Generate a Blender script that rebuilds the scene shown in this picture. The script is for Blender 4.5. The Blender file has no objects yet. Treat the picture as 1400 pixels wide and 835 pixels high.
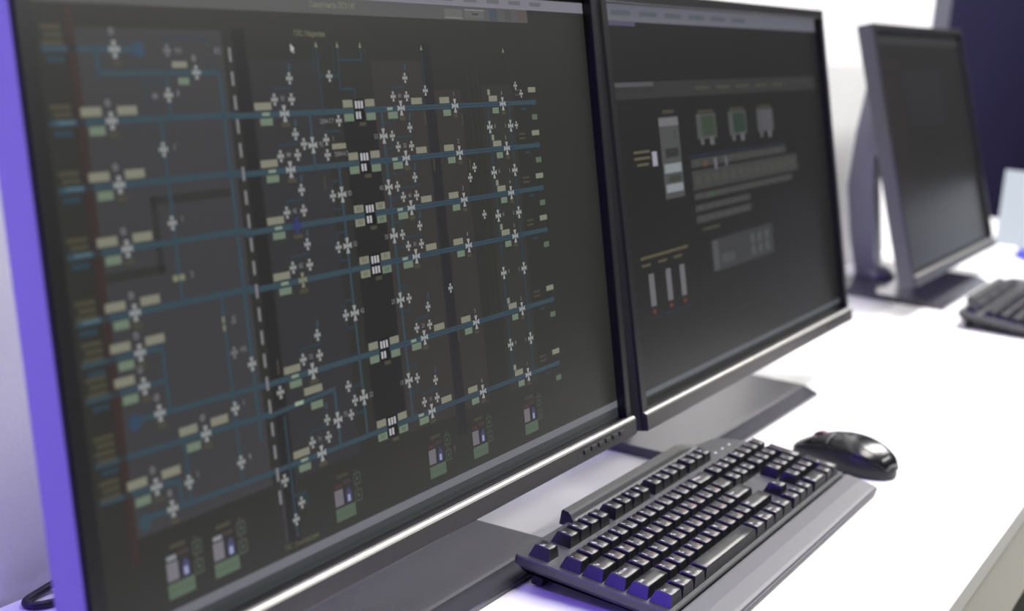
import bpy, bmesh, math, random
from mathutils import Matrix, Vector

random.seed(7)
scene = bpy.context.scene
COL = scene.collection
MM = 0.001

# ------------------------------------------------------------------ camera
R0 = (0.47684402571142115, -0.8752062184489978, 0.08144845198516731)      # image right
R1 = (-0.13974230702923113, -0.16696606909304562, -0.9760094361203473)    # image down
R2 = (0.8678086556198452, 0.45402247406718355, -0.20192010863558285)      # view direction
cam_data = bpy.data.cameras.new('camera')
cam = bpy.data.objects.new('camera', cam_data)
COL.objects.link(cam)
cam.matrix_world = Matrix(((R0[0], -R1[0], -R2[0], -1.0013307),
                           (R0[1], -R1[1], -R2[1], -0.3786180),
                           (R0[2], -R1[2], -R2[2], 0.4545150),
                           (0, 0, 0, 1)))
cam_data.sensor_width = 36.0
cam_data.lens = 53.291
cam_data.clip_start = 0.02
cam_data.dof.use_dof = True
cam_data.dof.focus_distance = 1.16
cam_data.dof.aperture_fstop = 5.2
scene.camera = cam

# ------------------------------------------------------------------ world, lights, exposure
world = bpy.data.worlds.new('room_ambience')
scene.world = world
world.use_nodes = True
world.node_tree.nodes['Background'].inputs[0].default_value = (0.5, 0.5, 0.6, 1)
world.node_tree.nodes['Background'].inputs[1].default_value = 0.05

scene.view_settings.view_transform = 'Standard'
scene.view_settings.look = 'None'
scene.view_settings.exposure = 0.0
scene.view_settings.gamma = 1.0
scene.view_settings.use_curve_mapping = False


def area_light(name, loc, target, size_x, size_y, power, color):
    d = bpy.data.lights.new(name, 'AREA')
    d.shape = 'RECTANGLE'
    d.size, d.size_y, d.energy, d.color = size_x, size_y, power, color
    o = bpy.data.objects.new(name, d)
    COL.objects.link(o)
    o.location = loc
    o.rotation_euler = (Vector(target) - Vector(loc)).to_track_quat('-Z', 'Y').to_euler()
    return o


# two rows of white ceiling panels above the desks and the aisle
for px, py, power in ((0.35, -0.32, 34), (1.85, -0.32, 48), (3.35, -0.32, 42), (4.85, -0.32, 35), (1.4, -1.9, 36), (2.9, -1.9, 30)):
    area_light('ceiling_panel_light', (px, py, 1.98), (px, py, 0), 1.2, 0.5, power, (1.0, 0.98, 0.94))
# violet stage lamp standing low behind the left end of the desk, close to the wall
area_light('violet_lamp_light', (-1.5, 0.27, 0.20), (0.0, 0.15, 0.15), 0.10, 0.20, 9, (0.13, 0.05, 1.0))
# added violet fill from high on the left, no lamp seen there
area_light('violet_fill_light', (-1.45, 0.30, 1.9), (0.6, 0.25, 0.2), 0.12, 0.12, 24, (0.20, 0.08, 1.0))
# violet wash on the far partition
area_light('violet_wash_light', (3.4, -1.6, 1.9), (5.2, 0.4, 1.0), 0.4, 0.4, 14, (0.25, 0.12, 1.0))


# ------------------------------------------------------------------ materials
def mat(name, color, rough=0.5, metallic=0.0, spec=0.5, bump=0.0, bump_scale=400.0, vary=0.0, coat=0.0):
    m = bpy.data.materials.new(name)
    m.use_nodes = True
    nt = m.node_tree
    b = nt.nodes['Principled BSDF']
    b.inputs['Base Color'].default_value = (*color, 1)
    b.inputs['Roughness'].default_value = rough
    b.inputs['Metallic'].default_value = metallic
    b.inputs['Specular IOR Level'].default_value = spec
    b.inputs['Coat Weight'].default_value = coat
    if bump or vary:
        tc = nt.nodes.new('ShaderNodeTexCoord')
        nz = nt.nodes.new('ShaderNodeTexNoise')
        nz.inputs['Scale'].default_value = bump_scale
        nz.inputs['Detail'].default_value = 3
        nt.links.new(tc.outputs['Object'], nz.inputs['Vector'])
        if bump:
            bp = nt.nodes.new('ShaderNodeBump')
            bp.inputs['Strength'].default_value = bump
            bp.inputs['Distance'].default_value = 0.0006
            nt.links.new(nz.outputs['Fac'], bp.inputs['Height'])
            nt.links.new(bp.outputs['Normal'], b.inputs['Normal'])
        if vary:
            mx = nt.nodes.new('ShaderNodeMix')
            mx.data_type = 'RGBA'
            mx.inputs[6].default_value = (*[c * (1 - vary) for c in color], 1)
            mx.inputs[7].default_value = (*[min(1, c * (1 + vary)) for c in color], 1)
            nt.links.new(nz.outputs['Fac'], mx.inputs[0])
            nt.links.new(mx.outputs[2], b.inputs['Base Color'])
    return m


def emit_attr_mat(name, rough):
    """display surface: dark anti-glare panel whose pixels glow in the colours stored per face"""
    m = mat(name, (0.004, 0.004, 0.004), rough, spec=0.38)
    nt = m.node_tree
    at = nt.nodes.new('ShaderNodeAttribute')
    at.attribute_name = 'pixel'
    b = nt.nodes['Principled BSDF']
    nt.links.new(at.outputs['Color'], b.inputs['Emission Color'])
    b.inputs['Emission Strength'].default_value = 1.0
    return m


def srgb(r, g, b):
    def f(c):
        c /= 255.0
        return c / 12.92 if c <= 0.04045 else ((c + 0.055) / 1.055) ** 2.4
    return (f(r), f(g), f(b))


M = {
    'wall': mat('painted_wall', (0.86, 0.86, 0.86), 0.7, bump=0.25, bump_scale=260, vary=0.03),
    'ceiling': mat('ceiling_paint', (0.8, 0.8, 0.8), 0.8, vary=0.02, bump_scale=20),
    'front_wall': mat('olive_wall_cladding', (0.17, 0.17, 0.145), 0.7, vary=0.2, bump_scale=3),
    'dark_wall': mat('dark_wall_cladding', (0.03, 0.03, 0.032), 0.7, vary=0.2, bump_scale=3),
    'navy': mat('navy_partition', (0.009, 0.007, 0.03), 0.9, spec=0.08, vary=0.12, bump_scale=2),
    'grey_trim': mat('grey_trim', (0.10, 0.10, 0.13), 0.5, vary=0.03, bump_scale=8),
    'floor': mat('floor_vinyl', (0.16, 0.17, 0.13), 0.5, vary=0.15, bump_scale=30),
    'desk': mat('white_laminate', (0.88, 0.88, 0.87), 0.38, spec=0.4, bump=0.05, bump_scale=900, vary=0.01),
    'desk_edge': mat('pale_desk_apron', (0.74, 0.72, 0.66), 0.5, vary=0.02, bump_scale=60),
    'desk_leg': mat('desk_leg_metal', (0.45, 0.45, 0.45), 0.4, 0.6, vary=0.02),
    'bezel': mat('charcoal_bezel_plastic', (0.011, 0.011, 0.012), 0.34, bump=0.06, bump_scale=1800, vary=0.04),
    'bar': mat('dark_grey_bar_plastic', (0.032, 0.031, 0.03), 0.34, bump=0.05, bump_scale=1800, vary=0.04),
    'strip': mat('bar_edge_highlight', (0.32, 0.315, 0.30), 0.36, 0.85, vary=0.02),  # highlight on the dark bar's upper bevel, put into a paler material
    'shell': mat('silver_grey_shell_plastic', (0.38, 0.38, 0.39), 0.45, bump=0.05, bump_scale=1500, vary=0.02),
    'base': mat('glossy_dark_base_plastic', (0.05, 0.049, 0.06), 0.12, vary=0.04, bump_scale=50),
    'dark_shade_shell': mat('charcoal_gap_shade_plastic', (0.045, 0.045, 0.05), 0.42, bump=0.05, bump_scale=1500, vary=0.02),  # far monitor's charcoal; on the middle one, gap shade put into the colour
    'neck': mat('grey_stand_metal', (0.18, 0.18, 0.20), 0.4, 0.3, vary=0.03, bump_scale=50),
    'button': mat('button_plastic', (0.03, 0.03, 0.03), 0.4, vary=0.04),
    'pixels': emit_attr_mat('display_pixels', 0.33),
    'kb_body': mat('keyboard_housing_plastic', (0.045, 0.046, 0.046), 0.40, bump=0.15, bump_scale=1500, vary=0.06),
    'wrist': mat('wrist_rest_plastic', (0.085, 0.086, 0.09), 0.44, bump=0.15, bump_scale=1500, vary=0.05),
    'key': mat('keycap_plastic', (0.012, 0.012, 0.0125), 0.31, bump=0.08, bump_scale=2500, vary=0.06),
    'rubber': mat('black_rubber', (0.012, 0.012, 0.012), 0.7, vary=0.05),
    'legend_white': mat('white_key_print', (0.85, 0.85, 0.85), 0.5, vary=0.01),
    'legend_red': mat('red_key_print', (0.30, 0.15, 0.13), 0.5, vary=0.01),
    'mouse': mat('mouse_gloss_plastic', (0.006, 0.006, 0.0065), 0.2, vary=0.05),
    'mouse_side': mat('mouse_side_plastic', (0.010, 0.010, 0.010), 0.5, vary=0.05),
    'wheel': mat('mouse_wheel_rubber', (0.12, 0.02, 0.02), 0.5, vary=0.05),
    'cable': mat('black_cable', (0.015, 0.015, 0.02), 0.45, vary=0.05),
    'blue_plastic': mat('blue_gloss_plastic', (0.03, 0.04, 0.55), 0.3, vary=0.05),
    'pale_frame': mat('white_frame_plastic', (0.55, 0.6, 0.75), 0.4, vary=0.02),
}


# ------------------------------------------------------------------ mesh helpers
def link(name, me, material, parent=None):
    o = bpy.data.objects.new(name, me)
    COL.objects.link(o)
    if material is not None and len(me.materials) == 0:
        me.materials.append(M[material] if isinstance(material, str) else material)
    if parent is not None:
        o.parent = parent
    return o


def mesh_from(name, verts, faces, smooth=False):
    me = bpy.data.meshes.new(name)
    me.from_pydata([tuple(v) for v in verts], [], faces)
    me.update()
    if smooth:
        for p in me.polygons:
            p.use_smooth = True
    return me


def bm_to_mesh(name, bm, smooth=False):
    bmesh.ops.recalc_face_normals(bm, faces=bm.faces[:])
    me = bpy.data.meshes.new(name)
    bm.to_mesh(me)
    bm.free()
    if smooth:
        for p in me.polygons:
            p.use_smooth = True
    return me


def add_box(bm, x0, x1, y0, y1, z0, z1, bevel=0.0, seg=2):
    r = bmesh.ops.create_cube(bm, size=1.0)
    vs = r['verts']
    for v in vs:
        v.co = Vector((x0 + (v.co.x + .5) * (x1 - x0), y0 + (v.co.y + .5) * (y1 - y0), z0 + (v.co.z + .5) * (z1 - z0)))
    if bevel > 0:
        es = set()
        for v in vs:
            es.update(v.link_edges)
        bmesh.ops.bevel(bm, geom=list(es), offset=bevel, segments=seg, affect='EDGES', profile=0.5)


def box_mesh(name, x0, x1, y0, y1, z0, z1, bevel=0.0, seg=2):
    bm = bmesh.new()
    add_box(bm, x0 * MM, x1 * MM, y0 * MM, y1 * MM, z0 * MM, z1 * MM, bevel * MM, seg)
    return bm_to_mesh(name, bm)


def prism_x(name, profile, x0, x1, smooth=False):
    """closed (y, z) profile in mm extruded along x"""
    n = len(profile)
    vs = [(x0 * MM, y * MM, z * MM) for y, z in profile] + [(x1 * MM, y * MM, z * MM) for y, z in profile]
    fs = [(i, (i + 1) % n, n + (i + 1) % n, n + i) for i in range(n)]
    fs += [tuple(range(n))[::-1], tuple(range(n, 2 * n))]
    bm = bmesh.new()
    bv = [bm.verts.new(v) for v in vs]
    for f in fs:
        bm.faces.new([bv[i] for i in f])
    return bm_to_mesh(name, bm, smooth)


def arc(cx, cy, r, a0, a1, n):
    return [(cx + r * math.cos(math.radians(a0 + (a1 - a0) * i / n)), cy + r * math.sin(math.radians(a0 + (a1 - a0) * i / n))) for i in range(n + 1)]


def inset_poly(pts, d):
    """move every edge of a closed polygon inwards by d (counter-clockwise polygon)"""
    n = len(pts)
    out = []
    for i in range(n):
        p0, p1, p2 = Vector(pts[i - 1]), Vector(pts[i]), Vector(pts[(i + 1) % n])
        a, b = (p1 - p0).normalized(), (p2 - p1).normalized()
        na, nb = Vector((-a.y, a.x)), Vector((-b.y, b.x))
        k = na + nb
        k = k / max(0.3, k.dot(k)) * 2
        out.append((p1.x + k.x * d, p1.y + k.y * d))
    return out


def loft_outline(name, outline, rings, smooth=False):
    """stack of (z, inset) rings on one outline, capped at both ends; mm"""
    bm = bmesh.new()
    allr = []
    for z, ins in rings:
        pts = inset_poly(outline, ins) if ins else outline
        allr.append([bm.verts.new((x * MM, y * MM, z * MM)) for x, y in pts])
    n = len(outline)
    for a, b in zip(allr, allr[1:]):
        for i in range(n):
            bm.faces.new((a[i], a[(i + 1) % n], b[(i + 1) % n], b[i]))
    bm.faces.new(allr[0][::-1])
    bm.faces.new(allr[-1])
    return bm_to_mesh(name, bm, smooth)


def tube_mesh(name, pts, radius, sides=10):
    cu = bpy.data.curves.new('tube', 'CURVE')
    cu.dimensions = '3D'
    cu.bevel_depth = radius * MM
    cu.bevel_resolution = 3
    sp = cu.splines.new('NURBS')
    sp.points.add(len(pts) - 1)
    for q, p in zip(sp.points, pts):
        q.co = (p[0] * MM, p[1] * MM, p[2] * MM, 1)
    sp.use_endpoint_u = True
    sp.order_u = 4
    cu.use_fill_caps = True
    o = bpy.data.objects.new('tube', cu)
    COL.objects.link(o)
    me = bpy.data.meshes.new_from_object(o.evaluated_get(bpy.context.evaluated_depsgraph_get()))
    me.name = name
    bpy.data.objects.remove(o)
    bpy.data.curves.remove(cu)
    for p in me.polygons:
        p.use_smooth = True
    return me


_text_cache = {}


def text_geo(body, align='CENTER'):
    """vertices and faces of a line of text, cap height about 0.73, laid in the xy plane"""
    key = (body, align)
    if key not in _text_cache:
        cu = bpy.data.curves.new('text', 'FONT')
        cu.body = body
        cu.align_x = align
        cu.align_y = 'CENTER'
        cu.resolution_u = 2
        o = bpy.data.objects.new('text', cu)
        COL.objects.link(o)
        me = bpy.data.meshes.new_from_object(o.evaluated_get(bpy.context.evaluated_depsgraph_get()))
        _text_cache[key] = ([(v.co.x, v.co.y) for v in me.vertices], [tuple(p.vertices) for p in me.polygons])
        bpy.data.objects.remove(o)
        bpy.data.curves.remove(cu)
        bpy.data.meshes.remove(me)
    return _text_cache[key]


def empty(name, loc, rot=(0, 0, 0)):
    o = bpy.data.objects.new(name, None)
    o.empty_display_size = 0.05
    COL.objects.link(o)
    o.location = loc
    o.rotation_euler = rot
    return o


def tag(o, label, category, group=None):
    o['label'] = label
    o['category'] = category
    if group:
        o['group'] = group
    return o


def struct(name, me, material):
    o = link(name, me, material)
    o['kind'] = 'structure'
    return o


# ------------------------------------------------------------------ the room
WY = 395.0            # face of the back wall
struct('floor', box_mesh('floor', -3200, 6200, -4200, 1200, -790, -740), 'floor')
struct('ceiling', box_mesh('ceiling', -3200, 6200, -4200, 1200, 2010, 2060), 'ceiling')
struct('wall_back', box_mesh('wall_back', -3200, 2270, WY, WY + 120, -740, 2010), 'wall')
struct('trim_1', box_mesh('trim_1', 2270, 2520, WY + 20, WY + 110, -740, 2010, 6), 'grey_trim')
struct('wall_partition', box_mesh('wall_partition', 2520, 6200, WY + 40, WY + 120, -740, 2010), 'navy')
struct('wall_left', box_mesh('wall_left', -3250, -3200, -4200, 515, -740, 2010), 'dark_wall')
struct('wall_right', box_mesh('wall_right', 6200, 6250, -4200, 515, -740, 2010), 'dark_wall')
struct('wall_front', box_mesh('wall_front', -3200, 6200, -4250, -4200, -740, 2010), 'front_wall')

# ------------------------------------------------------------------ desk
desk = empty('desk', (1.0, 0.1, -0.74))
tag(desk, 'long white laminate desk carrying the monitors and keyboards', 'desk')
DZ = 740
top = link('desk_top', box_mesh('desk_top', -1480, 1900, -274.2, 290, DZ - 22, DZ, 1.5), 'desk', desk)
link('apron', box_mesh('apron', -1480, 1900, -273, -252, DZ - 125, DZ - 22.2, 1), 'desk_edge', desk)
for lx in (-1440, 120, 1850):
    link('leg', box_mesh('leg', lx - 25, lx + 25, -250, 280, 0, DZ - 22.2, 3), 'desk_leg', desk)


# ------------------------------------------------------------------ what the displays show
class Pixels:
    """flat coloured shapes on a display, u to the right and v up in mm, stacked in thin layers"""
    def __init__(self):
        self.v, self.f, self.c = [], [], []

    def poly(self, pts, col, layer):
        b = len(self.v)
        self.v += [(x, -0.05 * layer, y) for x, y in pts]
        self.f.append(tuple(range(b, b + len(pts))))
        self.c.append(col)

    def rect(self, u, v, w, h, col, layer=2):
        self.poly([(u - w / 2, v - h / 2), (u + w / 2, v - h / 2), (u + w / 2, v + h / 2), (u - w / 2, v + h / 2)], col, layer)

    def box(self, u0, v0, u1, v1, col, layer=1):
        self.rect((u0 + u1) / 2, (v0 + v1) / 2, abs(u1 - u0), abs(v1 - v0), col, layer)

    def line(self, pts, w, col, layer=2):
        for (a, b), (c, d) in zip(pts, pts[1:]):
            L = math.hypot(c - a, d - b)
            ex, ey = (c - a) / L * w / 2, (d - b) / L * w / 2
            self.poly([(a - ex + ey, b - ey - ex), (c + ex + ey, d + ey - ex), (c + ex - ey, d + ey + ex), (a - ex - ey, b - ey + ex)], col, layer)

    def frame(self, u, v, w, h, t, col, layer=2):
        self.line([(u - w / 2, v - h / 2), (u + w / 2, v - h / 2), (u + w / 2, v + h / 2), (u - w / 2, v + h / 2), (u - w / 2, v - h / 2)], t, col, layer)

    def valve(self, u, v, s, col=None, layer=5):
        """four triangles meeting at the centre"""
        col = col or PIX['white']
        k = s * 0.215
        for dx, dy in ((1, 0), (-1, 0), (0, 1), (0, -1)):
            h = s * (0.52 if dy else 0.47)
            px, py = -dy, dx
            self.poly([(u + px * s * .035, v + py * s * .035), (u - px * s * .035, v - py * s * .035), (u + dx * h - px * k, v + dy * h - py * k), (u + dx * h + px * k, v + dy * h + py * k)], col, layer)

    def disc(self, u, v, r, col, layer=3, n=10):
        self.poly([(u + r * math.cos(i * 2 * math.pi / n), v + r * math.sin(i * 2 * math.pi / n)) for i in range(n)], col, layer)

    def ring(self, u, v, r, t, col, layer=4, n=12):
        for i in range(n):
            a, b = i * 2 * math.pi / n, (i + 1) * 2 * math.pi / n
            self.poly([(u + r * math.cos(a), v + r * math.sin(a)), (u + r * math.cos(b), v + r * math.sin(b)),
                       (u + (r - t) * math.cos(b), v + (r - t) * math.sin(b)), (u + (r - t) * math.cos(a), v + (r - t) * math.sin(a))], col, layer)

    def text(self, body, u, v, size, col, layer=6, align='CENTER'):
        vs, fs = text_geo(body, align)
        b = len(self.v)
        self.v += [(u + x * size, -0.05 * layer, v + y * size) for x, y in vs]
        for f in fs:
            self.f.append(tuple(b + i for i in f))
            self.c.append(col)

    def build(self, name):
        me = mesh_from(name, [(x * MM, y * MM, z * MM) for x, y, z in self.v], self.f)
        at = me.attributes.new('pixel', 'FLOAT_COLOR', 'FACE')
        for i, c in enumerate(self.c):
            at.data[i].color = (*c, 1)
        # all faces look out of the display
        for p in me.polygons:
            if p.normal.y > 0:
                p.flip()
        return me


PIX = {
    'bg': srgb(40, 40, 37), 'panel': srgb(55, 55, 57), 'panel2': srgb(45, 44, 46), 'panel3': srgb(49, 47, 45),
    'dark': srgb(29, 29, 29), 'black': srgb(10, 10, 10), 'bar': srgb(78, 78, 78), 'bar_light': srgb(118, 116, 126),
    'pipe': srgb(47, 68, 78), 'pipe_in': srgb(40, 62, 76), 'pipe_dim': srgb(38, 58, 68), 'white': srgb(140, 143, 142), 'grey': srgb(108, 108, 112),
    'text': srgb(128, 128, 134), 'yellow': srgb(122, 123, 107), 'dim': srgb(68, 66, 52), 'olive': srgb(118, 120, 94),
    'green': srgb(102, 118, 100), 'greenbox': srgb(82, 98, 81), 'red': srgb(51, 39, 37), 'blue': srgb(44, 50, 104), 'dash': srgb(118, 118, 122),
    'bottle': srgb(66, 65, 102), 'frame': srgb(44, 44, 43),
}


def scheme_pixels():
    """pipeline scheme on a dark ground: trunk lines, valves, compressor shops and readouts"""
    P = Pixels()
    C = PIX
    U0, U1, V0, V1 = 19.5, 668.5, 18.5, 387
    P.box(U0, V0, U1, V1, C['bg'], 0)
    # title bars
    P.box(U0, 367.5, 562, 378, C['bar'], 1)
    P.box(U0, 378, U1, V1, C['bar_light'], 1)
    P.box(430, 369, 456, 375.5, srgb(92, 92, 90), 2)
    P.box(460, 369, 490, 375.5, srgb(88, 88, 88), 2)
    P.line([(430, 369), (456, 369)], 0.8, srgb(120, 120, 122), 3)
    P.line([(460, 375.5), (490, 375.5)], 0.8, srgb(120, 120, 122), 3)
    P.rect(476, 372.5, 10, 1.6, srgb(60, 60, 60), 3)
    P.rect(505, 372.5, 12, 9, srgb(60, 70, 80), 2)
    P.rect(529, 372.5, 10, 9, srgb(72, 70, 70), 2)
    P.rect(552, 372.5, 15, 9, srgb(80, 72, 69), 2)
    P.text('Самотинов ЛСУ МГ', 286.7, 373.2, 5.6, C['olive'], 3)
    for i in range(14):
        P.rect(110 + i * 36, 383, 20, 3.2, srgb(96, 96, 102), 2)
    # status line at the foot
    P.box(U0, 27.5, U1, 33.5, srgb(104, 104, 112), 1)
    P.box(U0, V0, U1, 27.3, srgb(48, 52, 54), 1)
    # lighter fields
    P.box(48, 80, 168, 355, C['panel'], 1)
    P.box(178, 36, 190, 356, C['dark'], 1)
    P.box(191.5, 78, 264, 338, C['panel2'], 1)
    P.box(264, 78, 284, 338, C['bg'], 1)
    for v0, v1 in ((204, 297), (146, 194), (92, 135)):
        P.box(284, v0, 324, v1, C['dark'], 1)
    P.box(324, 78, 390, 337, C['panel3'], 1)
    P.box(390, 62, 404, 350, srgb(33, 33, 35), 1)
    P.box(404, 78, 442, 316, srgb(48, 47, 45), 1)
    P.box(474, 78, 524, 318, srgb(46, 46, 43), 1)
    P.box(41.5, 66, 48, 366, C['red'], 2)
    # dark bent lines by one block of the left field
    P.line([(92.5, 222), (92.5, 260), (160, 260)], 5, C['frame'], 1.5)
    P.line([(46, 222), (94, 222)], 5, C['frame'], 1.5)
    # dashed border between the two areas
    v = 345
    while v > 62:
        P.box(172.6, v - 8.5, 175.0, v, C['dash'], 4)
        v -= 14.2
    # ---- left area
    S = 9.0
    rows_left = [305.2, 270.8, 236.2, 201.2]

    def label_block(u, v, n):
        for i in range(n):
            P.rect(u + (i % 2), v + (n - 1) * 2.0 - i * 4.0, 15 - 2 * (i % 2), 2.6, C['dim'], 3)

    def station(u, v, two=True, low=True):
        """valve with its two readouts above the line and one below"""
        P.valve(u, v, S)
        P.ring(u - 1.5, v + 9.6, 2.1, 1.2, C['grey'])
        P.rect(u - 14.5, v + 5.2, 15.5, 4.9, C['yellow'], 4)
        if two:
            P.rect(u + 13, v + 5.2, 15.5, 4.9, C['yellow'], 4)
        if low:
            P.rect(u - 11.5, v - 5.0, 12, 4.8, C['green'], 4)
        P.rect(u + 1, v - 7.4, 7.5, 2.8, C['dim'], 4)

    # top feed with its bypass
    P.line([(24.8, 343.4), (92, 343.4)], 3.4, C['pipe'])
    P.poly([(88, 343.4), (92, 347.5), (99, 347.5), (100, 343.4), (99, 339.3), (92, 339.3)], srgb(44, 66, 86), 3)
    P.valve(76, 343.4, S)
    P.ring(75, 353, 2.1, 1.2, C['grey'])
    P.rect(77, 336, 7, 2.6, C['dim'], 4)
    label_block(31, 350.6, 3)
    P.rect(32, 338, 13, 3.4, C['pipe_dim'], 3)
    P.line([(61.7, 343), (61.7, 330.4), (162, 330.4), (162, 110)], 3.0, C['pipe'])
    P.line([(118, 343), (118, 350), (154, 350), (154, 331)], 1.4, C['pipe_dim'])
    P.valve(118.4, 342.9, 6.5, C['grey'])
    P.text('Н1', 128, 342.6, 5, C['text'])
    P.disc(154, 346, 1.2, C['dim'])
    P.disc(154, 341, 1.2, C['dim'])
    P.text('Р2', 162.5, 342.6, 5, C['text'])
    P.valve(141.4, 330.5, 7.5)
    P.ring(140.5, 338.6, 2.0, 1.2, C['grey'])
    P.rect(127.5, 335, 13, 3.6, C['yellow'], 4)
    P.rect(129.6, 325.6, 9.5, 4, C['green'], 4)
    P.line([(115.5, 330), (115.5, 305)], 2.4, C['pipe'])
    P.line([(96, 326), (114, 326)], 1.2, C['pipe_dim'])
    P.line([(97, 326), (97, 311)], 1.2, C['pipe_dim'])
    P.valve(115.2, 318, 7.5)
    P.text('86', 104, 317.6, 4.6, C['text'])
    P.text('Р', 123.5, 318.4, 4.6, C['text'])
    for v in rows_left:
        P.line([(24.5, v), (170, v)], 3.4, C['pipe'])
        station(67.3, v)
        label_block(31, v + 6.3, 2 if v > 205 else 3)
        P.rect(31, v - 5.4, 13, 3.4, C['pipe_dim'], 3)
        P.rect(34, v + 0.2, 13, 1.6, srgb(76, 100, 112), 3)
    P.line([(106.6, 305), (106.6, 201)], 2.6, C['pipe'])
    P.valve(105.6, 287.9, 7.5)
    P.text('1', 115, 288.5, 5, C['text'])
    P.valve(105.6, 246.6, 7.5)
    P.text('1', 114.5, 248, 5, C['text'])
    P.rect(103, 215.5, 4.5, 3.4, C['olive'], 5)
    P.rect(108.5, 215.5, 4.5, 3.4, C['olive'], 5)
    P.text('3', 117, 216, 5, C['text'])
    # branches in the lower left
    for v, u_end in ((179.2, 85.2), (160.6, 85.2)):
        P.line([(24.5, v), (u_end, v)], 3.0, C['pipe'])
        station(67.3, v, two=(v > 170))
        label_block(32, v + 6.4, 3)
        P.rect(33, v - 5.2, 13, 3.0, C['pipe_dim'], 3)
    P.line([(85.2, 179.2), (85.6, 143.5)], 2.6, C['pipe'])
    P.disc(57, 142.5, 5.0, srgb(44, 66, 86), 3, 8)
    P.line([(60, 143.4), (172, 141.6)], 3.0, C['pipe'])
    P.valve(77, 143.6, S)
    P.ring(76, 152.6, 2.1, 1.2, C['grey'])
    P.rect(78, 136.4, 7, 2.6, C['dim'], 4)
    P.line([(140.6, 200), (140.6, 92)], 2.4, C['pipe'])
    P.rect(139.8, 186.5, 2.2, 3.6, C['olive'], 5)
    P.rect(139.8, 181.5, 2.2, 3.6, C['olive'], 5)
    P.text('Д', 149, 185, 5, C['text'])
    P.valve(146.3, 165.8, 6.5, C['grey'])
    P.text('Н3', 155, 166.4, 4.4, C['text'])
    P.valve(161.4, 156.3, 8)
    P.valve(141.3, 133.2, 7.5)
    P.text('1', 149.5, 135, 5, C['text'])
    P.line([(25.5, 125.9), (172, 123.2)], 3.2, C['pipe'])
    station(113, 124.2)
    label_block(32, 133.5, 4)
    P.rect(34, 121, 13, 3.0, C['pipe_dim'], 3)
    P.line([(94.2, 124), (94.2, 91)], 2.6, C['pipe'])
    P.valve(93.9, 100.4, 7.5)
    P.text('1', 102, 103, 5, C['text'])
    P.valve(141.1, 100.7, 7.5)
    P.text('9', 149.5, 102, 5, C['text'])
    P.line([(25, 106), (86, 103.4), (86, 91)], 3.0, C['pipe'])
    station(67.3, 104.4)
    label_block(32, 111.5, 3)
    P.disc(55.5, 87.5, 5.0, C['pipe'], 3, 8)
    P.line([(60, 89.4), (172, 87.4)], 3.0, C['pipe'])
    P.valve(78, 89.2, S)
    P.ring(77, 98.2, 2.0, 1.2, C['grey'])
    P.rect(79, 81.8, 7, 2.6, C['dim'], 4)
    # ---- right area: six trunk lines through the compressor shops
    trunks = [304.4, 269.4, 234.2, 199.6, 141.2, 87.8]
    for i, v in enumerate(trunks):
        P.line([(170, v), (562, v - 1.0)], 3.6 if i < 5 else 3.2, C['pipe'], 2)
        P.line([(305, v - .3), (520, v - .9)], 1.0, srgb(40, 56, 76), 3)
        # first valve group
        if i == 2:
            P.valve(221, v, 10, C['blue'])
        elif i == 3:
            P.valve(221, v, 9, C['olive'])
        else:
            P.valve(221, v, 10)
        P.rect(200, v + 5.0, 17, 4.6, C['yellow'], 4)
        P.rect(202.2, v + .2, 7.5, 2.0, srgb(122, 138, 122), 4)
        P.rect(202, v - 4.6, 12.5, 4.4, C['green'], 4)
        P.rect(221.2, v - 6.9, 9.5, 2.8, C['dim'], 4)
        P.valve(212.3, v + 8.9, 7)
        P.text('93 84 42 62 72 71'.split()[i], 220.6, v + 9.2, 4.4, C['text'])
        P.valve(230, v + 8.7, 7)
        P.line([(212, v + 9), (212, v + 15.8), (231, v + 15.8), (231, v + 30)], 1.3, C['pipe_dim'])
        if i != 5:
            P.valve(230, v + 21.8, 7)
        P.poly([(229.5, v + 27), (232.5, v + 27), (233, v + 31), (230, v + 31)], C['pipe'], 3)
        # compressor shop: dark block with white bars and four readouts
        P.rect(304.6, v, 12.5, 14.5, C['black'], 4)
        for k in range(3):
            P.rect(301.2 + k * 3.5, v + 3.5, 2.3, 5.0, srgb(172, 172, 176), 5)
        for k in range(3 if i == 3 else 2):
            P.rect(301.2 + k * 3.5, v - 3.6, 2.3, 4.8, srgb(172, 172, 176), 5)
        for du, dv, c in ((-13, 4.4, 'yellow'), (13.4, 4.4, 'yellow'), (-13, -4.8, 'yellow' if i in (2, 3) else 'green'), (13.4, -4.8, 'green')):
            P.rect(304.6 + du, v + dv, 11.4, 5.0, C[c], 4)
            if i in (2, 3) or (i == 5 and dv < 0):
                P.text('0.0', 304.6 + du, v + dv, 4.0, srgb(52, 56, 46), 6)
        P.rect(307, v - 9.6, 8, 2.6, C['dim'], 4)
        # second valve group
        P.valve(357, v - .3, 10)
        P.rect(378.4, v + 4.2, 14.5, 4.6, C['yellow'], 4)
        P.rect(342.4, v - .3, 7, 2.0, srgb(122, 138, 122), 4)
        P.rect(345.6, v - 4.9, 12.5, 4.8, C['green'], 4)
        P.rect(357.5, v - 7.6, 7.5, 2.8, C['dim'], 4)
        P.valve(348.2, v + 8.0, 6.6)
        P.text('61 52 41 31 21 11'.split()[i], 356.9, v + 8.3, 4.4, C['text'])
        P.valve(365.7, v + 7.8, 6.6)
        P.line([(348.2, v + 8), (348.2, v + 14.4), (366, v + 14.4), (366, v + 27)], 1.2, C['pipe_dim'])
        P.valve(365.9, v + 20.7, 6.6)
        P.poly([(365.5, v + 26), (368, v + 26), (369, v + 31), (367, v + 31)], C['pipe'], 3)
        # third and fourth valves
        P.valve(432, v - .6, 10)
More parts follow.
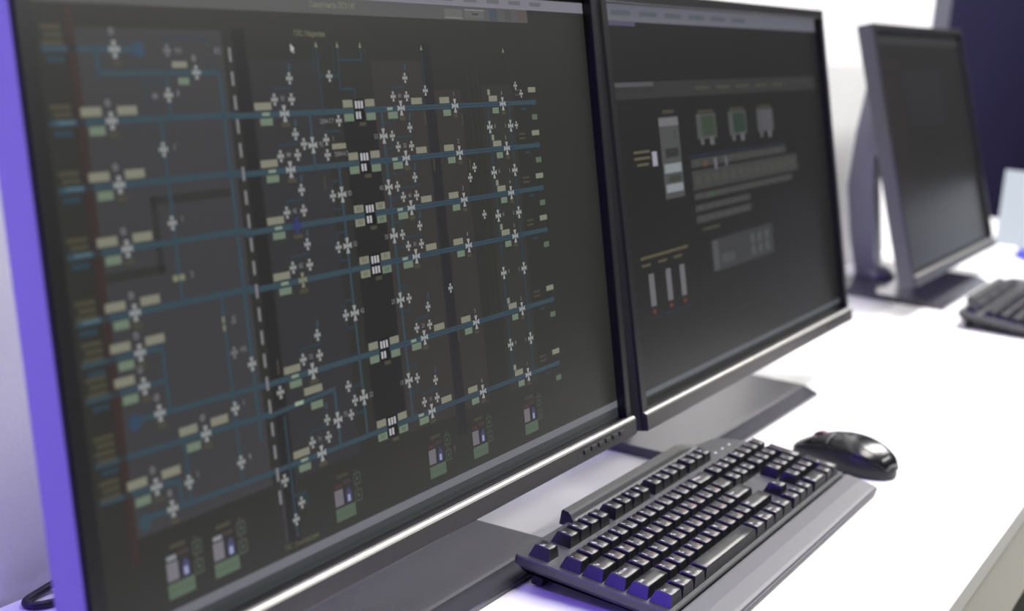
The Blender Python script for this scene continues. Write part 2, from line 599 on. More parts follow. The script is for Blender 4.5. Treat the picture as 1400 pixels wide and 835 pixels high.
        P.text('С1 С2 С3 С4 С5 С6'.split()[i][1], 431.6, v + 8.0, 4.8, C['text'])
        P.rect(417.2, v + 3.9, 14, 4.6, C['yellow'], 4)
        P.rect(419.6, v - 5.4, 11, 4.6, C['green'], 4)
        P.rect(431.6, v - 8.0, 6.5, 2.6, C['dim'], 4)
        P.valve(506.5, v - 1.0, 10)
        P.text('654321'[i], 506, v + 7.4, 4.6, C['text'])
        P.rect(485.4, v + 8.4, 4.0, 4.4, C['yellow'], 4)
        P.rect(491.4, v + 3.5, 13.5, 4.4, C['yellow'], 4)
        P.rect(494, v - 5.8, 10, 4.6, C['green'], 4)
        P.rect(506.6, v - 8.2, 6, 2.4, C['dim'], 4)
        # end of the line
        P.disc(559, v - 1.2, 2.6, C['pipe'], 3)
        P.rect(558, v + 9.2, 13, 4.2, C['yellow'], 4)
        P.rect(534, v + 9.2, 11, 1.6, C['dim'], 4)
        P.rect(534, v + 5.6, 11, 1.6, C['dim'], 4)
        P.rect(559, v - 13, 9.5, 4.4, C['greenbox'], 4)
        P.rect(541, v - 6, 9, 2.0, C['pipe_dim'], 4)
    # risers between the trunk lines
    P.line([(247.6, 304), (247.6, 269)], 2.4, C['pipe'])
    P.line([(274, 269), (274, 88)], 2.4, C['pipe'])
    P.line([(331.5, 304), (331.5, 88)], 2.4, C['pipe'])
    P.line([(482, 304), (482, 88)], 2.0, C['pipe_dim'])
    P.line([(516.3, 304), (516.3, 88)], 2.0, C['pipe_dim'])
    mids = [285.6, 250.4, 216.6, 171.6, 114.6]
    for i, v in enumerate(mids):
        if i == 0:
            P.valve(238, 284.6, 7)
            P.valve(247.3, 283.4, 10)
            P.text('92', 256.5, 283.6, 4.6, C['text'])
        else:
            P.valve(263.6, v - .8, 7)
            P.valve(274, v - .8, 10)
            P.text('xx 82 52 42 22'.split()[i] if i else '', 283, v - .6, 4.6, C['text'])
            P.line([(264, v + 3), (264, v + 8.5), (273, v + 8.5)], 1.2, C['pipe_dim'])
            P.line([(264, v - 4), (264, v - 10), (273, v - 10)], 1.2, C['pipe_dim'])
        P.valve(331, v, 10)
        P.valve(342, v - .3, 6.6)
        P.text('53 43 33 23 13'.split()[i], 321.4, v, 4.6, C['text'])
        P.line([(332, v + 9), (342, v + 9), (342, v - 9), (332, v - 9)], 1.2, C['pipe_dim'])
        P.valve(482, v + .4, 9)
        P.text('К', 490.5, v + .6, 4.2, C['text'])
        P.valve(516.2, v + .2, 9)
        P.text('5', 507.5, v + .4, 4.2, C['text'])
    # the parallel spur above the lowest trunk
    P.line([(172, 122), (242, 125.6), (242.6, 88)], 2.8, C['pipe'])
    P.rect(219.3, 129.6, 19.5, 4.8, C['yellow'], 4)
    P.rect(203.4, 124.0, 9, 2.4, srgb(140, 160, 140), 4)
    P.rect(221.6, 119.4, 13, 4.8, C['green'], 4)
    P.valve(242.2, 105, 10)
    P.valve(230.5, 107.6, 6.6)
    P.text('75', 251, 107, 4.6, C['text'])
    P.valve(257.6, 105.4, 6.6)
    P.valve(257.8, 124.4, 7)
    # the odd valves and links
    for u, v, s in ((530.3, 317.3, 6), (539, 310.8, 6), (526, 286, 5.5), (391.8, 315.7, 7), (452.2, 256.5, 6.5), (444.2, 249.4, 6.5), (460.4, 220, 6.5), (399.4, 171, 6.5),
                    (279.2, 298, 7), (262.7, 286.2, 7), (262.5, 276.3, 7), (185.6, 134.3, 7.5), (180.2, 80, 7.5), (194.5, 62.4, 7), (187, 53.5, 7),
                    (273.8, 327.2, 7)):
        P.valve(u, v, s)
    P.text('2004-7.7', 265.4, 298, 4.4, C['text'])
    P.text('2004-4.7', 278, 276.2, 4.4, C['text'])
    P.text('1', 270.5, 286.4, 4.6, C['text'])
    P.rect(276.4, 281.4, 16, 3.6, C['yellow'], 4)
    P.line([(263, 291.5), (279, 291.5)], 1.6, C['pipe_dim'])
    P.line([(262.6, 345), (263.4, 304)], 1.6, C['pipe_dim'])
    P.line([(286.3, 345.6), (285, 318.6), (301.2, 318.6), (301.2, 309)], 1.6, C['pipe_dim'])
    P.line([(313.2, 345.4), (313.2, 337.7), (286, 337.7)], 1.6, C['pipe_dim'])
    P.line([(262.6, 327.3), (285, 327.3)], 1.4, C['pipe_dim'])
    for u in (257.5, 280.5, 318.5):
        P.line([(u, 345), (u, 330)], 0.8, C['pipe_dim'])
    for u, v in ((262.5, 347.4), (286.3, 347.4), (313.2, 347.4), (391.8, 346.2), (515, 345)):
        P.poly([(u - 1.7, v - 1.6), (u + 1.7, v - 1.6), (u, v + 2.4)], C['olive'], 4)
    P.line([(391.8, 343), (391.8, 316)], 1.2, C['pipe_dim'])
    P.line([(391.8, 308), (391.8, 70)], 0.8, srgb(40, 44, 58), 2)
    P.line([(516, 342), (528, 318), (530, 312)], 1.6, srgb(42, 52, 50), 2)
    for u in (455, 463, 470):
        P.line([(u, 330), (u + 3, 140)], 0.7, srgb(56, 56, 44), 2)
    P.line([(187, 118), (187, 44)], 2.4, C['pipe_dim'])
    P.line([(176, 78), (176, 44)], 2.6, srgb(56, 52, 58))
    P.line([(187, 68), (200, 68), (200, 60)], 1.4, C['pipe_dim'])
    for u, v in ((388, 296), (394, 262), (441, 293), (446, 259), (186, 150), (256, 258), (404, 136)):
        P.rect(u, v, 1.6, 9, C['dim'], 3)
    P.text('ГРС Маркова', 256.7, 354.2, 5.2, C['olive'])
    P.text('ГРС Быковская', 190.5, 38.4, 4.8, srgb(100, 98, 72))
    P.poly([(185.6, 45), (188.4, 45), (187, 41.8)], C['dim'], 4)
    # pointer
    P.poly([(234.4, 348), (234.4, 342.4), (236, 343.6), (237, 341.6), (238, 342.2), (237.2, 344.2), (239, 344.6)], srgb(170, 170, 170), 7)
    # dewpoint stations along the foot
    for k, u in enumerate((78, 118, 240.3, 357.5, 420.5, 504)):
        a = 1.0 if k < 2 else 0.82
        def q(c): return tuple(x * a for x in c)
        P.rect(u, 44, 22.5, 8.6, q(C['greenbox']), 4)
        P.line([(u - 10, 44.2), (u + 10, 44.2)], .5, srgb(60, 80, 60), 5)
        P.rect(u - 6, 55, 9.5, 10.5, q(srgb(112, 110, 116)), 4)
        P.poly([(u + 2, 49.8), (u + 8, 49.8), (u + 8, 56.5), (u + 5, 60.4), (u + 2, 56.5)], q(C['bottle']), 4)
        P.rect(u + 5, 52.6, 3.0, 4.4, q(srgb(150, 156, 190)), 5)
        P.rect(u - 6, 62.6, 8, 2.6, q(srgb(76, 52, 50)) if k > 1 else q(srgb(130, 132, 140)), 4)
        P.rect(u + 4, 63.6, 9, 2.4, q(srgb(66, 56, 54)), 4)
        P.rect(u, 68.6, 13, 2.4, q(C['dim']), 4)
        for dv in (62.8, 51.6):
            P.frame(u + 16, dv, 7, 7, 1.2, q(srgb(72, 78, 68)), 4)
            P.rect(u + 16, dv, 1.6, 2.6, q(srgb(80, 100, 80)), 4)
            P.rect(u + 15, dv + 5.6, 2.4, 1.8, q(C['dim']), 4)
    P.poly([(381, 56), (384.5, 56), (383.4, 50)], C['dim'], 4)
    return P.build('scheme_image')


def unit_pixels():
    """single-unit view: toolbar, vessels, bar gauges and readout strips"""
    P = Pixels()
    C = PIX
    U0, U1, V0, V1 = 19.5, 668.5, 18.5, 390
    P.box(U0, V0, U1, V1, srgb(22, 22, 21), 0)
    P.box(U0, 374, 665, V1, srgb(98, 98, 108), 1)
    for i in range(6):
        P.rect(60 + i * 64, 382, 44, 5, srgb(80, 86, 92), 2)
    P.box(U0, 370, 90, 374.5, srgb(72, 72, 92), 2)
    P.box(26, 302, 645, 318, srgb(44, 45, 44), 1)
    P.box(26, 313.5, 120, 317.5, srgb(76, 76, 78), 2)
    for u in (34, 54, 74):
        P.rect(u, 310.5, 7, 3.5, srgb(36, 38, 34), 2)
    P.rect(106, 309.5, 24, 3, srgb(36, 37, 36), 2)
    for i in range(5):
        P.rect(250 + i * 62, 310, 40, 3, srgb(66, 66, 56), 2)
    # unit card
    P.rect(150, 288, 30, 3.6, srgb(62, 60, 46), 2)
    P.box(124, 203, 174, 283, srgb(70, 71, 71), 1)
    P.box(124, 274, 174, 282, srgb(104, 104, 106), 2)
    P.box(134, 243, 168, 252, srgb(40, 42, 40), 2)
    P.box(128, 228, 172, 237, srgb(128, 134, 138), 2)
    P.box(136, 219, 168, 225, srgb(50, 58, 50), 2)
    P.box(128, 209, 172, 217, srgb(128, 134, 138), 2)
    for v in (262, 267):
        P.rect(162, v, 5, 2, srgb(44, 48, 44), 3)
    P.box(100, 237, 112, 251, srgb(146, 146, 158), 3)
    for i, w in enumerate((38, 38, 28)):
        P.rect(76, 252 - i * 6, w, 2.4, srgb(86, 84, 66), 3)
    # vessels
    for u, c in ((252, srgb(48, 62, 46)), (347, srgb(34, 52, 42)), (440, srgb(76, 76, 82))):
        P.rect(u, 285.5, 46, 3, srgb(60, 58, 44), 2)
        P.box(u - 28, 257, u + 28, 283, srgb(70, 72, 72), 2)
        P.box(u - 14, 260, u + 24, 281, c, 3)
        P.rect(u - 16, 254, 9, 6, srgb(86, 86, 88), 3)
        P.rect(u + 12, 254, 12, 8, srgb(92, 92, 94), 3)
    P.line([(190, 241), (500, 241)], 1.2, srgb(36, 46, 70), 2)
    # readout strips
    for v0, v1, u1 in ((229, 238, 505), (206, 226, 545), (196, 203, 520), (184, 191, 366), (172, 180, 366)):
        P.box(198, v0, u1, v1, srgb(56, 56, 55), 2)
        for k in range(int((u1 - 205) / 26)):
            P.rect(214 + k * 26, (v0 + v1) / 2, 15, (v1 - v0) * .45, srgb(64, 66, 62), 3)
    P.rect(268, 230, 7, 12, srgb(100, 100, 106), 4)
    P.rect(300, 231, 7, 10, srgb(90, 92, 94), 4)
    P.rect(238, 231, 8, 5, srgb(96, 62, 44), 4)
    P.rect(250, 199, 12, 4, srgb(50, 82, 54), 4)
    P.rect(238, 165, 50, 3, srgb(62, 62, 46), 3)
    P.box(232, 118, 430, 152, srgb(50, 51, 52), 2)
    P.box(236, 120, 252, 150, srgb(70, 71, 72), 3)
    P.box(258, 124, 300, 134, srgb(64, 66, 66), 3)
    for i in range(3):
        for j in range(2):
            P.disc(360 + i * 24, 128 + j * 13, 6, srgb(74, 76, 76), 4)
    # bar gauges
    P.rect(108, 153, 120, 3, srgb(78, 74, 52), 3)
    for u in (60, 100, 140):
        P.rect(u, 146, 22, 2.6, srgb(74, 72, 54), 3)
    for u in (69, 111, 147):
        P.box(u - 6.5, 106, u + 6.5, 137, srgb(98, 98, 100), 3)
        P.rect(u, 101, 7, 4, srgb(98, 50, 44), 3)
    P.line([(70, 95), (170, 95)], 1.2, srgb(34, 46, 66), 2)
    P.box(U0, 26, U1, 31, srgb(78, 86, 92), 1)
    return P.build('unit_view_image')


def idle_pixels():
    P = Pixels()
    P.box(18, 24, 602, 400, srgb(27, 26, 25), 0)
    P.box(18, 386, 602, 400, srgb(46, 48, 50), 1)
    P.box(40, 150, 130, 330, srgb(33, 29, 27), 1)
    P.box(160, 250, 420, 340, srgb(31, 30, 33), 1)
    P.box(60, 344, 140, 362, srgb(34, 29, 28), 2)
    P.box(150, 40, 560, 210, srgb(28, 28, 26), 1)
    P.box(18, 24, 602, 30, srgb(40, 46, 48), 1)
    return P.build('idle_image')


# ------------------------------------------------------------------ monitors
def make_monitor(label, center_x, x, y, zb, yaw, tilt, W, H, base_half, base_y0, base_y1, image_me, dark):
    root = empty('computer_monitor', (center_x * MM, (base_y0 + 60) * MM, 0))
    tag(root, label, 'monitor', 'desk monitors')
    inv = Matrix.Translation(-Vector(root.location))
    panel = inv @ Matrix.Translation(Vector((x, y, zb)) * MM) @ Matrix.Rotation(yaw, 4, 'Z') @ Matrix.Rotation(-tilt, 4, 'X')

    def part(name, me, material, parent=root, mtx=panel):
        o = link(name, me, material, parent)
        if parent is root:
            o.matrix_basis = mtx
        return o
    # rear shell with the shallow hump behind the panel
    bm = bmesh.new()
    rr = [[(q, 12.4, q), (W - q, 12.4, q), (W - q, 12.4, H - q), (q, 12.4, H - q)] for q in (2.0,)]
    rr += [[(q, d, q), (W - q, d, q), (W - q, d, H - q), (q, d, H - q)] for q, d in ((2.0, 3.2), (0.0, 3.2), (0.0, 25.0), (2.0, 27.0))]
    rv = [[bm.verts.new(Vector(q) * MM) for q in r] for r in rr]
    for r0, r1 in zip(rv, rv[1:]):
        for i in range(4):
            bm.faces.new((r0[i], r0[(i + 1) % 4], r1[(i + 1) % 4], r1[i]))
    bm.faces.new(rv[0])
    bm.faces.new(rv[-1][::-1])
    hump = [(190, 26.5, 150), (W - 190, 26.5, 150), (W - 190, 26.5, H - 60), (190, 26.5, H - 60)]
    hump2 = [(230, 52, 180), (W - 230, 52, 180), (W - 230, 52, H - 95), (230, 52, H - 95)]
    a = [bm.verts.new(Vector(q) * MM) for q in hump]
    b = [bm.verts.new(Vector(q) * MM) for q in hump2]
    for i in range(4):
        bm.faces.new((a[i], a[(i + 1) % 4], b[(i + 1) % 4], b[i]))
    bm.faces.new(b)
    bm.faces.new(a[::-1])
    part('rear_shell', bm_to_mesh('rear_shell', bm), 'dark_shade_shell' if dark else 'shell')
    # front frame with a recessed opening
    bm = bmesh.new()
    o_ = [(0, 0), (W, 0), (W, H), (0, H)]
    i_ = [(13, 17), (W - 10.5, 17), (W - 10.5, H - 11), (13, H - 11)]
    c = 1.0
    rings = [[(u, 3.0, v) for u, v in o_],
             [(u, c, v) for u, v in o_],
             [(u + (c if u == 0 else -c), 0, v + (c if v == 0 else -c)) for u, v in o_],
             [(u - (.8 if u < W / 2 else -.8), 0, v - (.8 if v < H / 2 else -.8)) for u, v in i_],
             [(u, .8, v) for u, v in i_],
             [(u, 8.6, v) for u, v in i_]]
    rv = [[bm.verts.new(Vector(q) * MM) for q in r] for r in rings]
    for r0, r1 in zip(rv, rv[1:]):
        for i in range(4):
            bm.faces.new((r0[i], r0[(i + 1) % 4], r1[(i + 1) % 4], r1[i]))
    part('front_frame', bm_to_mesh('front_frame', bm), 'bezel')
    scr = part('screen', box_mesh('screen', 11, W - 8, 8.2, 12, 13, H - 9), 'rubber')
    scr['label'] = 'matte dark display panel'
    img = link('screen_image', image_me, 'pixels', scr)
    img.location = (0, 8.0 * MM, 0)
    # bottom bar standing proud of the frame, pale strip painting the light on its upper edge, menu buttons
    bar = part('bottom_bar', prism_x('bottom_bar', [(-4, 1.2), (-3, 0), (3, 0), (7.6, 12), (7.6, 15.8), (0.2, 15.8), (-3.2, 14.6), (-4, 14)], 0.3, W - .3), 'bar')
    st = link('bar_highlight_strip', prism_x('bar_highlight_strip', [(-4.1, 14.1), (-3.4, 15.6), (-1.9, 16.8), (-0.1, 17.2), (-0.1, 15.9), (-3.2, 14.7)], 0.2, W - .2), 'strip', bar)
    st['label'] = 'painted highlight along the top of the bottom bar'
    bmb = box_mesh('menu_button', -5, 5, -1.1, 1, -1.9, 1.9, .5)
    for k in range(6):
        bt = link('menu_button', bmb, 'button', bar)
        bt.location = Vector((574 + k * 14.6, -4.1, 8.6)) * MM if W > 650 else Vector((W - 100 + k * 13, -4.1, 8.6)) * MM
    # stand
    cx, by = 0.0, base_y0 - (base_y0 + 60)
    dep = base_y1 - base_y0
    part('base_plate', prism_x('base_plate', [(by, 0), (by, 3.6), (by + 1, 4.6), (by + 17, 10.2), (by + 20, 10.8), (by + dep, 11), (by + dep, 0)], -base_half, base_half), 'base', mtx=Matrix.Identity(4))
    # leaning column and hinge
    oy = by + (base_y1 - base_y0)
    prof = [(oy - 40, 10.5), (oy - 4, 10.5), (oy + 14, 80), (oy + 30, 165), (oy + 27, 260), (oy + 18, 345), (oy + 12, 352), (oy - 2, 345), (oy - 8, 260), (oy - 16, 170), (oy - 30, 80)]
    part('neck', prism_x('neck', prof, -24, 24), 'neck', mtx=Matrix.Identity(4))
    part('neck_collar', loft_outline('neck_collar', [(x, oy - 36 + y) for x, y in arc(0, 0, 34, 0, 345, 23)], [(10.8, 0), (16, 2), (26, 12), (29, 18)], True), 'neck', mtx=Matrix.Identity(4))
    # hinge block between the panel hump and the column
    hz = 0.55 * H
    rear = (Matrix.Translation(Vector(root.location)) @ panel) @ (Vector((W / 2, 50, hz)) * MM)
    rl = rear - Vector(root.location)
    part('hinge', box_mesh('hinge', -22, 22, rl.y / MM - 3, oy + 6, rl.z / MM - 35, rl.z / MM + 35, 3), 'neck', mtx=Matrix.Translation((rl.x, 0, 0)))
    return root


scheme_me = scheme_pixels()
make_monitor('wide monitor at the left showing a pipeline scheme of valves and readouts', -111.5, -451.53, 126.13, 71.92, math.radians(0.334), math.radians(11.45),
             680, 400.85, 196.85, 120.45, 320, scheme_me, 0)
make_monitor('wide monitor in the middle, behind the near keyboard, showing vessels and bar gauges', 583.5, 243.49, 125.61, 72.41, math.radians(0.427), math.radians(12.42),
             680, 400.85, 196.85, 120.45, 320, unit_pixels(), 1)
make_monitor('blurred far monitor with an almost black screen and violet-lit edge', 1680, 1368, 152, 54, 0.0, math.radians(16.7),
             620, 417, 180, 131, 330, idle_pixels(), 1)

# ------------------------------------------------------------------ keyboards
U = 19.05
KTILT = math.radians(5.44)
FY = 5 * U + 8.6     # centre of the function row


def key_layout():
    """(x centre, y centre, width, depth, white legend, red legend)"""
    K = []

    def row(y, x, items, d=1):
        for it in items:
            w, a, b = it
            K.append(((x + w / 2) * U, y, w, d, a, b))
            x += w
    one = lambda s, r=None: [(1, a, (r[i] if r else '')) for i, a in enumerate(s)]
    row(0, 0, [(1.25, 'Ctrl', ''), (1.25, 'Win', ''), (1.25, 'Alt', ''), (6.25, '', ''), (1.25, 'Alt', ''), (1.25, 'Win', ''), (1.25, 'Menu', ''), (1.25, 'Ctrl', '')])
    row(U, 0, [(2.25, 'Shift', '')] + one('ZXCVBNM,./', 'ЯЧСМИТЬБЮ.') + [(2.75, 'Shift', '')])
    row(2 * U, 0, [(1.75, 'Caps Lock', '')] + one("ASDFGHJKL;'", 'ФЫВАПРОЛДЖЭ') + [(2.25, 'Enter', '')])
    row(3 * U, 0, [(1.5, 'Tab', '')] + one('QWERTYUIOP[]', 'ЙЦУКЕНГШЩЗХЪ') + [(1.5, '\\', '')])
    row(4 * U, 0, [(1, '~`', 'Ё')] + [(1, a, '') for a in ('!1', '@2', '#3', '$4', '%5', '^6', '&7', '*8', '(9', ')0', '_-', '+=')] + [(2, 'Backspace', '')])
    row(FY, 0, [(1, 'Esc', '')])
    for s, n in ((2, 1), (6.5, 5), (11, 9)):
        row(FY, s, [(1, 'F%d' % (n + i), '') for i in range(4)])
    row(FY, 15.25, [(1, 'PrtSc', ''), (1, 'ScrLk', ''), (1, 'Pause', '')])
    row(4 * U, 15.25, [(1, 'Ins', ''), (1, 'Home', ''), (1, 'PgUp', '')])
    row(3 * U, 15.25, [(1, 'Del', ''), (1, 'End', ''), (1, 'PgDn', '')])
    row(U, 16.25, [(1, '↑', '')])
    row(0, 15.25, [(1, '←', ''), (1, '↓', ''), (1, '→', '')])
    row(4 * U, 18.5, [(1, 'Num', ''), (1, '/', ''), (1, '*', ''), (1, '-', '')])
    row(3 * U, 18.5, [(1, '7', ''), (1, '8', ''), (1, '9', '')])
    row(2 * U, 18.5, [(1, '4', ''), (1, '5', ''), (1, '6', '')])
    row(U, 18.5, [(1, '1', ''), (1, '2', ''), (1, '3', '')])
    row(0, 18.5, [(2, '0', ''), (1, '.', '')])
    K.append((22 * U, 2.5 * U, 1, 2, '+', ''))
    K.append((22 * U, 0.5 * U, 1, 2, 'Enter', ''))
    return K


PLATE = -9.6
DISH = 0.75


def dish(x, a, flat):
    return 0.0 if flat else -DISH * (1 - min(1, (x / a) ** 2))


def keycap_mesh(w, d):
    """tapered cap with a cylindrically dished top"""
    W, D = w * U - 0.9, d * U - 0.9
    bx, by0, by1 = W / 2, -D / 2, D / 2
    tx, ty0, ty1 = W / 2 - 3.1, -D / 2 + 2.5, D / 2 - 3.7
    flat = w > 2.0
    nx = 4
    xs = [-tx + 2 * tx * i / nx for i in range(nx + 1)]
    verts, faces, smooth = [], [], []
    topf = [(x, ty0, dish(x, tx, flat) - 0.05) for x in xs]
    topb = [(x, ty1, dish(x, tx, flat) + 0.15) for x in xs]
    verts += topf + topb
    n = nx + 1
    for i in range(nx):
        faces.append((i, i + 1, n + i + 1, n + i))
        smooth.append(True)
    per = list(range(n)) + list(range(2 * n - 1, n - 1, -1))

    def ring(off, dz, base):
        b = len(verts)
        for i in per:
            x, y, z = verts[i]
            sx = -1 if i in (0, n) else (1 if i in (n - 1, 2 * n - 1) else 0)
            sy = -1 if i < n else 1
            if base:
                xx = bx * (x / tx)
                yy = by0 if sy < 0 else by1
                verts.append((xx, yy, PLATE - 0.6))
            else:
                verts.append((x + sx * off, y + sy * off, z - dz))
        return list(range(b, b + len(per)))
    r1 = ring(0.55, 0.6, False)
    r2 = ring(0, 0, True)
    m = len(per)
    for a, b, s in ((per, r1, False), (r1, r2, False)):
        for i in range(m):
            faces.append((a[(i + 1) % m], a[i], b[i], b[(i + 1) % m]))
            smooth.append(s)
    me = mesh_from('keycap', [(x * MM, y * MM, z * MM) for x, y, z in verts], faces)
    for p, s in zip(me.polygons, smooth):
        p.use_smooth = s
    return me


_caps = {}
_legends = {}


def keycap(w, d):
    if (w, d) not in _caps:
        me = keycap_mesh(w, d)
        me.materials.append(M['key'])
        _caps[(w, d)] = me
    return _caps[(w, d)]


def legend_mesh(w, d, white, red):
    key = (w, d, white, red)
    if key in _legends:
        return _legends[key]
    tx = (w * U - .9) / 2 - 3.1
    ty0, ty1 = -(d * U - .9) / 2 + 2.5, (d * U - .9) / 2 - 3.7
    flat = w > 2.0
    vs, fs, mi = [], [], []

    def put(body, x, y, size, m, align='LEFT'):
        gv, gf = text_geo(body, align)
        b = len(vs)
        for gx, gy in gv:
            X, Y = x + gx * size, y + gy * size
            vs.append((X * MM, Y * MM, (dish(X, tx, flat) + 0.14 + 0.15 * (Y - ty0) / (ty1 - ty0)) * MM))
        for f in gf:
            fs.append(tuple(b + i for i in f))
            mi.append(m)
    yc = (ty0 + ty1) / 2
    if len(white) == 2 and not white[0].isalnum():
        put(white[0], -tx + 1.4, yc + 3.2, 4.6, 0)
        put(white[1], -tx + 1.4, yc - 2.2, 4.6, 0)
    elif len(white) == 1 and d == 1:
        put(white, -tx + 1.2, yc + 2.2, 5.6, 0)
    elif len(white) <= 3:
        put(white, -tx + 1.0, yc + 1.6, 4.4, 0)
    else:
        put(white, -tx + 0.9, yc + 1.8, 3.2 if w < 1.2 else 4.0, 0)
    if red:
        put(red, tx - 5.0, yc - 3.0, 5.2, 1)
    me = mesh_from('legend', vs, fs)
    me.materials.append(M['legend_white'])
    me.materials.append(M['legend_red'])
    for p, m in zip(me.polygons, mi):
        p.material_index = m
        if p.normal.z < 0:
            p.flip()
    _legends[key] = me
    return me


# counter-clockwise outline of the housing, with the deeper rear section that starts at x = 88
outline = arc(-3, -10.5, 3, 180, 270, 3) + arc(434, -10.5, 3, 270, 360, 3) + arc(397, 82, 40, 0, 70, 7) + arc(372, 119, 6, 60, 90, 2) + \
    [(330, 129), (96, 129), (90, 127), (87.5, 122.5)] + arc(-2, 118, 4, 90, 180, 3)
housing_me = loft_outline('housing', outline, [(-24, 11), (-22.5, 8), (-17.5, 1.4), (-16.5, 0.2), (-10.6, 0), (PLATE, 0.9)])
# raised rear ridge above the function row
ridge_prof = [(113.6, PLATE - .5), (114.4, PLATE + .7), (118, -6.6), (120.6, -3.2), (122.6, -1.6), (128.2, -0.8), (129.3, -2.2), (129.4, -14), (116, -14)]


def ridge_mesh():
    bm = bmesh.new()
    stations = [(88.0, 1.0), (92.0, 1.0), (330.0, 1.0), (345.0, 0.8), (362.0, 0.35), (376.0, 0.04)]
    rings = []
    for x, k in stations:
        r = []
        for y, z in ridge_prof:
            zz = PLATE - .5 + (z - PLATE + .5) * k if z > PLATE - .5 else z
            yy = y if x < 335 else min(y, 129.4 - (x - 335) * 0.12)
            if x == 88.0 and z > PLATE:
                yy = y + 1.5 if y < 118 else y
            r.append(bm.verts.new((x * MM, yy * MM, zz * MM)))
        rings.append(r)
    n = len(ridge_prof)
    for a, b in zip(rings, rings[1:]):
        for i in range(n):
            bm.faces.new((a[i], a[(i + 1) % n], b[(i + 1) % n], b[i]))
    bm.faces.new(rings[0][::-1])
    bm.faces.new(rings[-1])
    return bm_to_mesh('rear_ridge', bm)


ridge_me = ridge_mesh()
wrist_me = prism_x('wrist_rest', [(-14.6, -22.3), (-14.6, -11.6), (-15.6, -10.6), (-17, -10.4), (-30, -11.0), (-44, -12.8), (-47, -13.6), (-48.2, -15.0), (-48.4, -17.2), (-47.2, -18.0), (-48.0, -19.2), (-47.4, -21.8), (-46.4, -22.2)], -5, 437)
foot_me = box_mesh('foot', -14, 14, -5, 5, -36.2, -21, 1.5)
KOFF = 27.17 * MM
LAYOUT = key_layout()


def make_keyboard(label, x, y, with_legends):
    root = empty('keyboard', (x * MM, y * MM + 2.576 * MM, 0), (KTILT, 0, 0))
    tag(root, label, 'keyboard', 'keyboards on the desk')
    for nm, me, m in (('housing', housing_me, 'kb_body'), ('rear_ridge', ridge_me, 'kb_body'), ('wrist_rest', wrist_me, 'wrist')):
        link(nm, me, m, root).location = (0, 0, KOFF)
    for fx in (24, 408):
        link('foot', foot_me, 'rubber', root).location = (fx * MM, 106 * MM, KOFF)
    for kx, ky, w, d, a, b in LAYOUT:
        k = link('key', keycap(w, d), None, root)
        k.location = (kx * MM, ky * MM, KOFF)
        if with_legends and a:
            link('legend', legend_mesh(w, d, a, b), None, k)
    if with_legends:
        for i in range(3):
            link('indicator_light', box_mesh('indicator_light', -1.5, 1.5, -.8, .8, -.3, .35), 'legend_white', root).location = ((372 + i * 19) * MM, 100 * MM, KOFF + PLATE * MM)
    return root


make_keyboard('black full-size keyboard with wrist rest in front of the middle monitor', 0, 0, True)
make_keyboard('blurred dark keyboard cut by the right edge, before the far monitor', 1374, -40, False)


# ------------------------------------------------------------------ mouse
def mouse_surface(t, s, grow=0.0):
    """point on the mouse body: t from the heel (0) to the nose (1), s from left rim (0) over the top to right rim (1); mm"""
    L = 116
    y = -L / 2 + L * t
    e = max(0.0, 1 - abs(2 * t - 1) ** 2.6) ** 0.5
    half = (31.5 + 2.2 * math.cos(2 * math.pi * (t - 0.25))) * (0.10 + 0.90 * e)
    hh = (0.10 + 0.90 * max(0.0, math.sin(math.pi * min(1, max(0, (t * 0.90 + 0.085)))))) ** 0.72
    height = 34.5 * hh * (1.0 - 0.14 * t)
    if t < .06:
        height *= 0.55 + 0.45 * (t / .06)
    if t > .95:
        height *= 1 - 0.35 * (t - .95) / .05
    a = math.pi * (1 - s)
    c, sn = math.cos(a), math.sin(a)
    xx = half * math.copysign(abs(c) ** 0.72, c)
    zz = 1.2 + height * (abs(sn) ** 0.78)
    # waist under the rim
    if zz < 12:
        xx *= 0.93 + 0.07 * (zz / 12)
    if grow:
        n = Vector((xx / 33, 0.2 * (2 * t - 1), zz / 39)).normalized() * grow
        return (xx + n.x, y + n.y, zz + n.z)
    return (xx, y, zz)


def mouse_patch(name, t0, t1, s0, s1, nt, ns, grow, thick=None):
    vs, fs = [], []
    for i in range(nt + 1):
        for j in range(ns + 1):
            vs.append(mouse_surface(t0 + (t1 - t0) * i / nt, s0 + (s1 - s0) * j / ns, grow))
    for i in range(nt):
        for j in range(ns):
            a = i * (ns + 1) + j
            fs.append((a, a + ns + 1, a + ns + 2, a + 1))
    if thick is None:
        # close underneath
        c0 = len(vs)
        for i in range(nt + 1):
            p, q = vs[i * (ns + 1)], vs[i * (ns + 1) + ns]
            vs.append((p[0] * .92, p[1], 0.3))
            vs.append((q[0] * .92, q[1], 0.3))
        for i in range(nt):
            a, b = i * (ns + 1), (i + 1) * (ns + 1)
            fs.append((a, c0 + 2 * i, c0 + 2 * i + 2, b))
            fs.append((a + ns, b + ns, c0 + 2 * i + 3, c0 + 2 * i + 1))
            fs.append((c0 + 2 * i, c0 + 2 * i + 1, c0 + 2 * i + 3, c0 + 2 * i + 2))
        fs.append(tuple([c0, c0 + 1] + [ns - k for k in range(ns + 1)])[::-1])
        e = nt * (ns + 1)
        fs.append(tuple([c0 + 2 * nt + 1, c0 + 2 * nt] + [e + k for k in range(ns + 1)])[::-1])
    bm = bmesh.new()
    bv = [bm.verts.new(Vector(v) * MM) for v in vs]
    for f in fs:
        try:
            bm.faces.new([bv[i] for i in f])
        except ValueError:
            pass
    if thick:
        bmesh.ops.recalc_face_normals(bm, faces=bm.faces[:])
        bmesh.ops.solidify(bm, geom=bm.faces[:], thickness=thick * MM)
    return bm_to_mesh(name, bm, True)


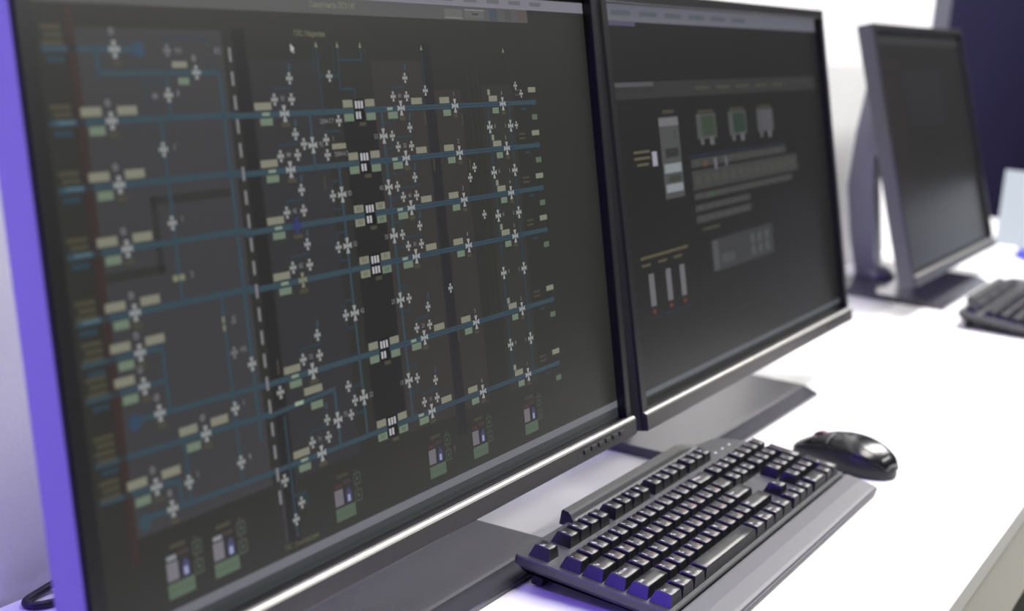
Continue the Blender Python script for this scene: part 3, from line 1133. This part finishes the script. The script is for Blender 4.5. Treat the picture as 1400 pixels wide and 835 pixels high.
mouse = empty('computer_mouse', (0.516, 0.010, 0.0), (0, 0, math.radians(-14)))
tag(mouse, 'glossy black mouse lying past the number pad of the near keyboard', 'mouse')
link('body', mouse_patch('body', 0.0, 1.0, 0.0, 1.0, 36, 28, 0.0), 'mouse_side', mouse)
link('palm_cover', mouse_patch('palm_cover', 0.015, 0.56, 0.20, 0.80, 20, 20, 0.5, -1.2), 'mouse', mouse)
link('click_button', mouse_patch('click_button', 0.57, 0.985, 0.20, 0.49, 16, 10, 0.5, -1.2), 'mouse', mouse)
link('click_button', mouse_patch('click_button', 0.57, 0.985, 0.51, 0.80, 16, 10, 0.5, -1.2), 'mouse', mouse)
bm = bmesh.new()
bmesh.ops.create_cone(bm, cap_ends=True, segments=24, radius1=11 * MM, radius2=11 * MM, depth=7 * MM, matrix=Matrix.Rotation(math.pi / 2, 4, 'Y'))
wheel = link('scroll_wheel', bm_to_mesh('scroll_wheel', bm), 'wheel', mouse)
wheel.location = (0, 28 * MM, (mouse_surface(0.74, .5)[2] - 7.2) * MM)

# ------------------------------------------------------------------ cable by the wall
cable = link('power_cable', tube_mesh('power_cable', [(-60, 340, 3), (-120, 352, 16), (-180, 372, 22), (-215, 381, 10), (-240, 383, 3.4), (-258, 381, 3.2), (-266, 374, 3.2), (-258, 364, 3.2), (-240, 362, 3.2), (-190, 352, 3.2), (-140, 330, 3.2)], 3.0), 'cable')
tag(cable, 'black cable bending on the desk behind the left monitor by the wall', 'cable')

# ------------------------------------------------------------------ pale display at the right edge
disp = empty('small_display', (2.29, 0.062, 0.0), (0, 0, math.radians(8)))
tag(disp, 'pale lit display on a blue foot at the right edge', 'display')
link('foot', loft_outline('foot', arc(0, 0, 98, 0, 345, 23), [(0, 2), (1.5, 0), (8, 0), (12, 6), (13, 12)]), 'blue_plastic', disp)
body = link('panel', box_mesh('panel', -10, 8, -150, 96, 13, 186, 5, 3), 'pale_frame', disp)
P = Pixels()
P.box(-141, 21, 88, 178, srgb(205, 214, 224), 0)
P.box(-100, 120, 60, 160, srgb(214, 216, 228), 1)
pale_me = P.build('pale_image')
im = link('screen_image', pale_me, 'pixels', disp)
im.matrix_basis = Matrix.Translation((-10.3 * MM, 0, 0)) @ Matrix.Rotation(-math.pi / 2, 4, 'Z')
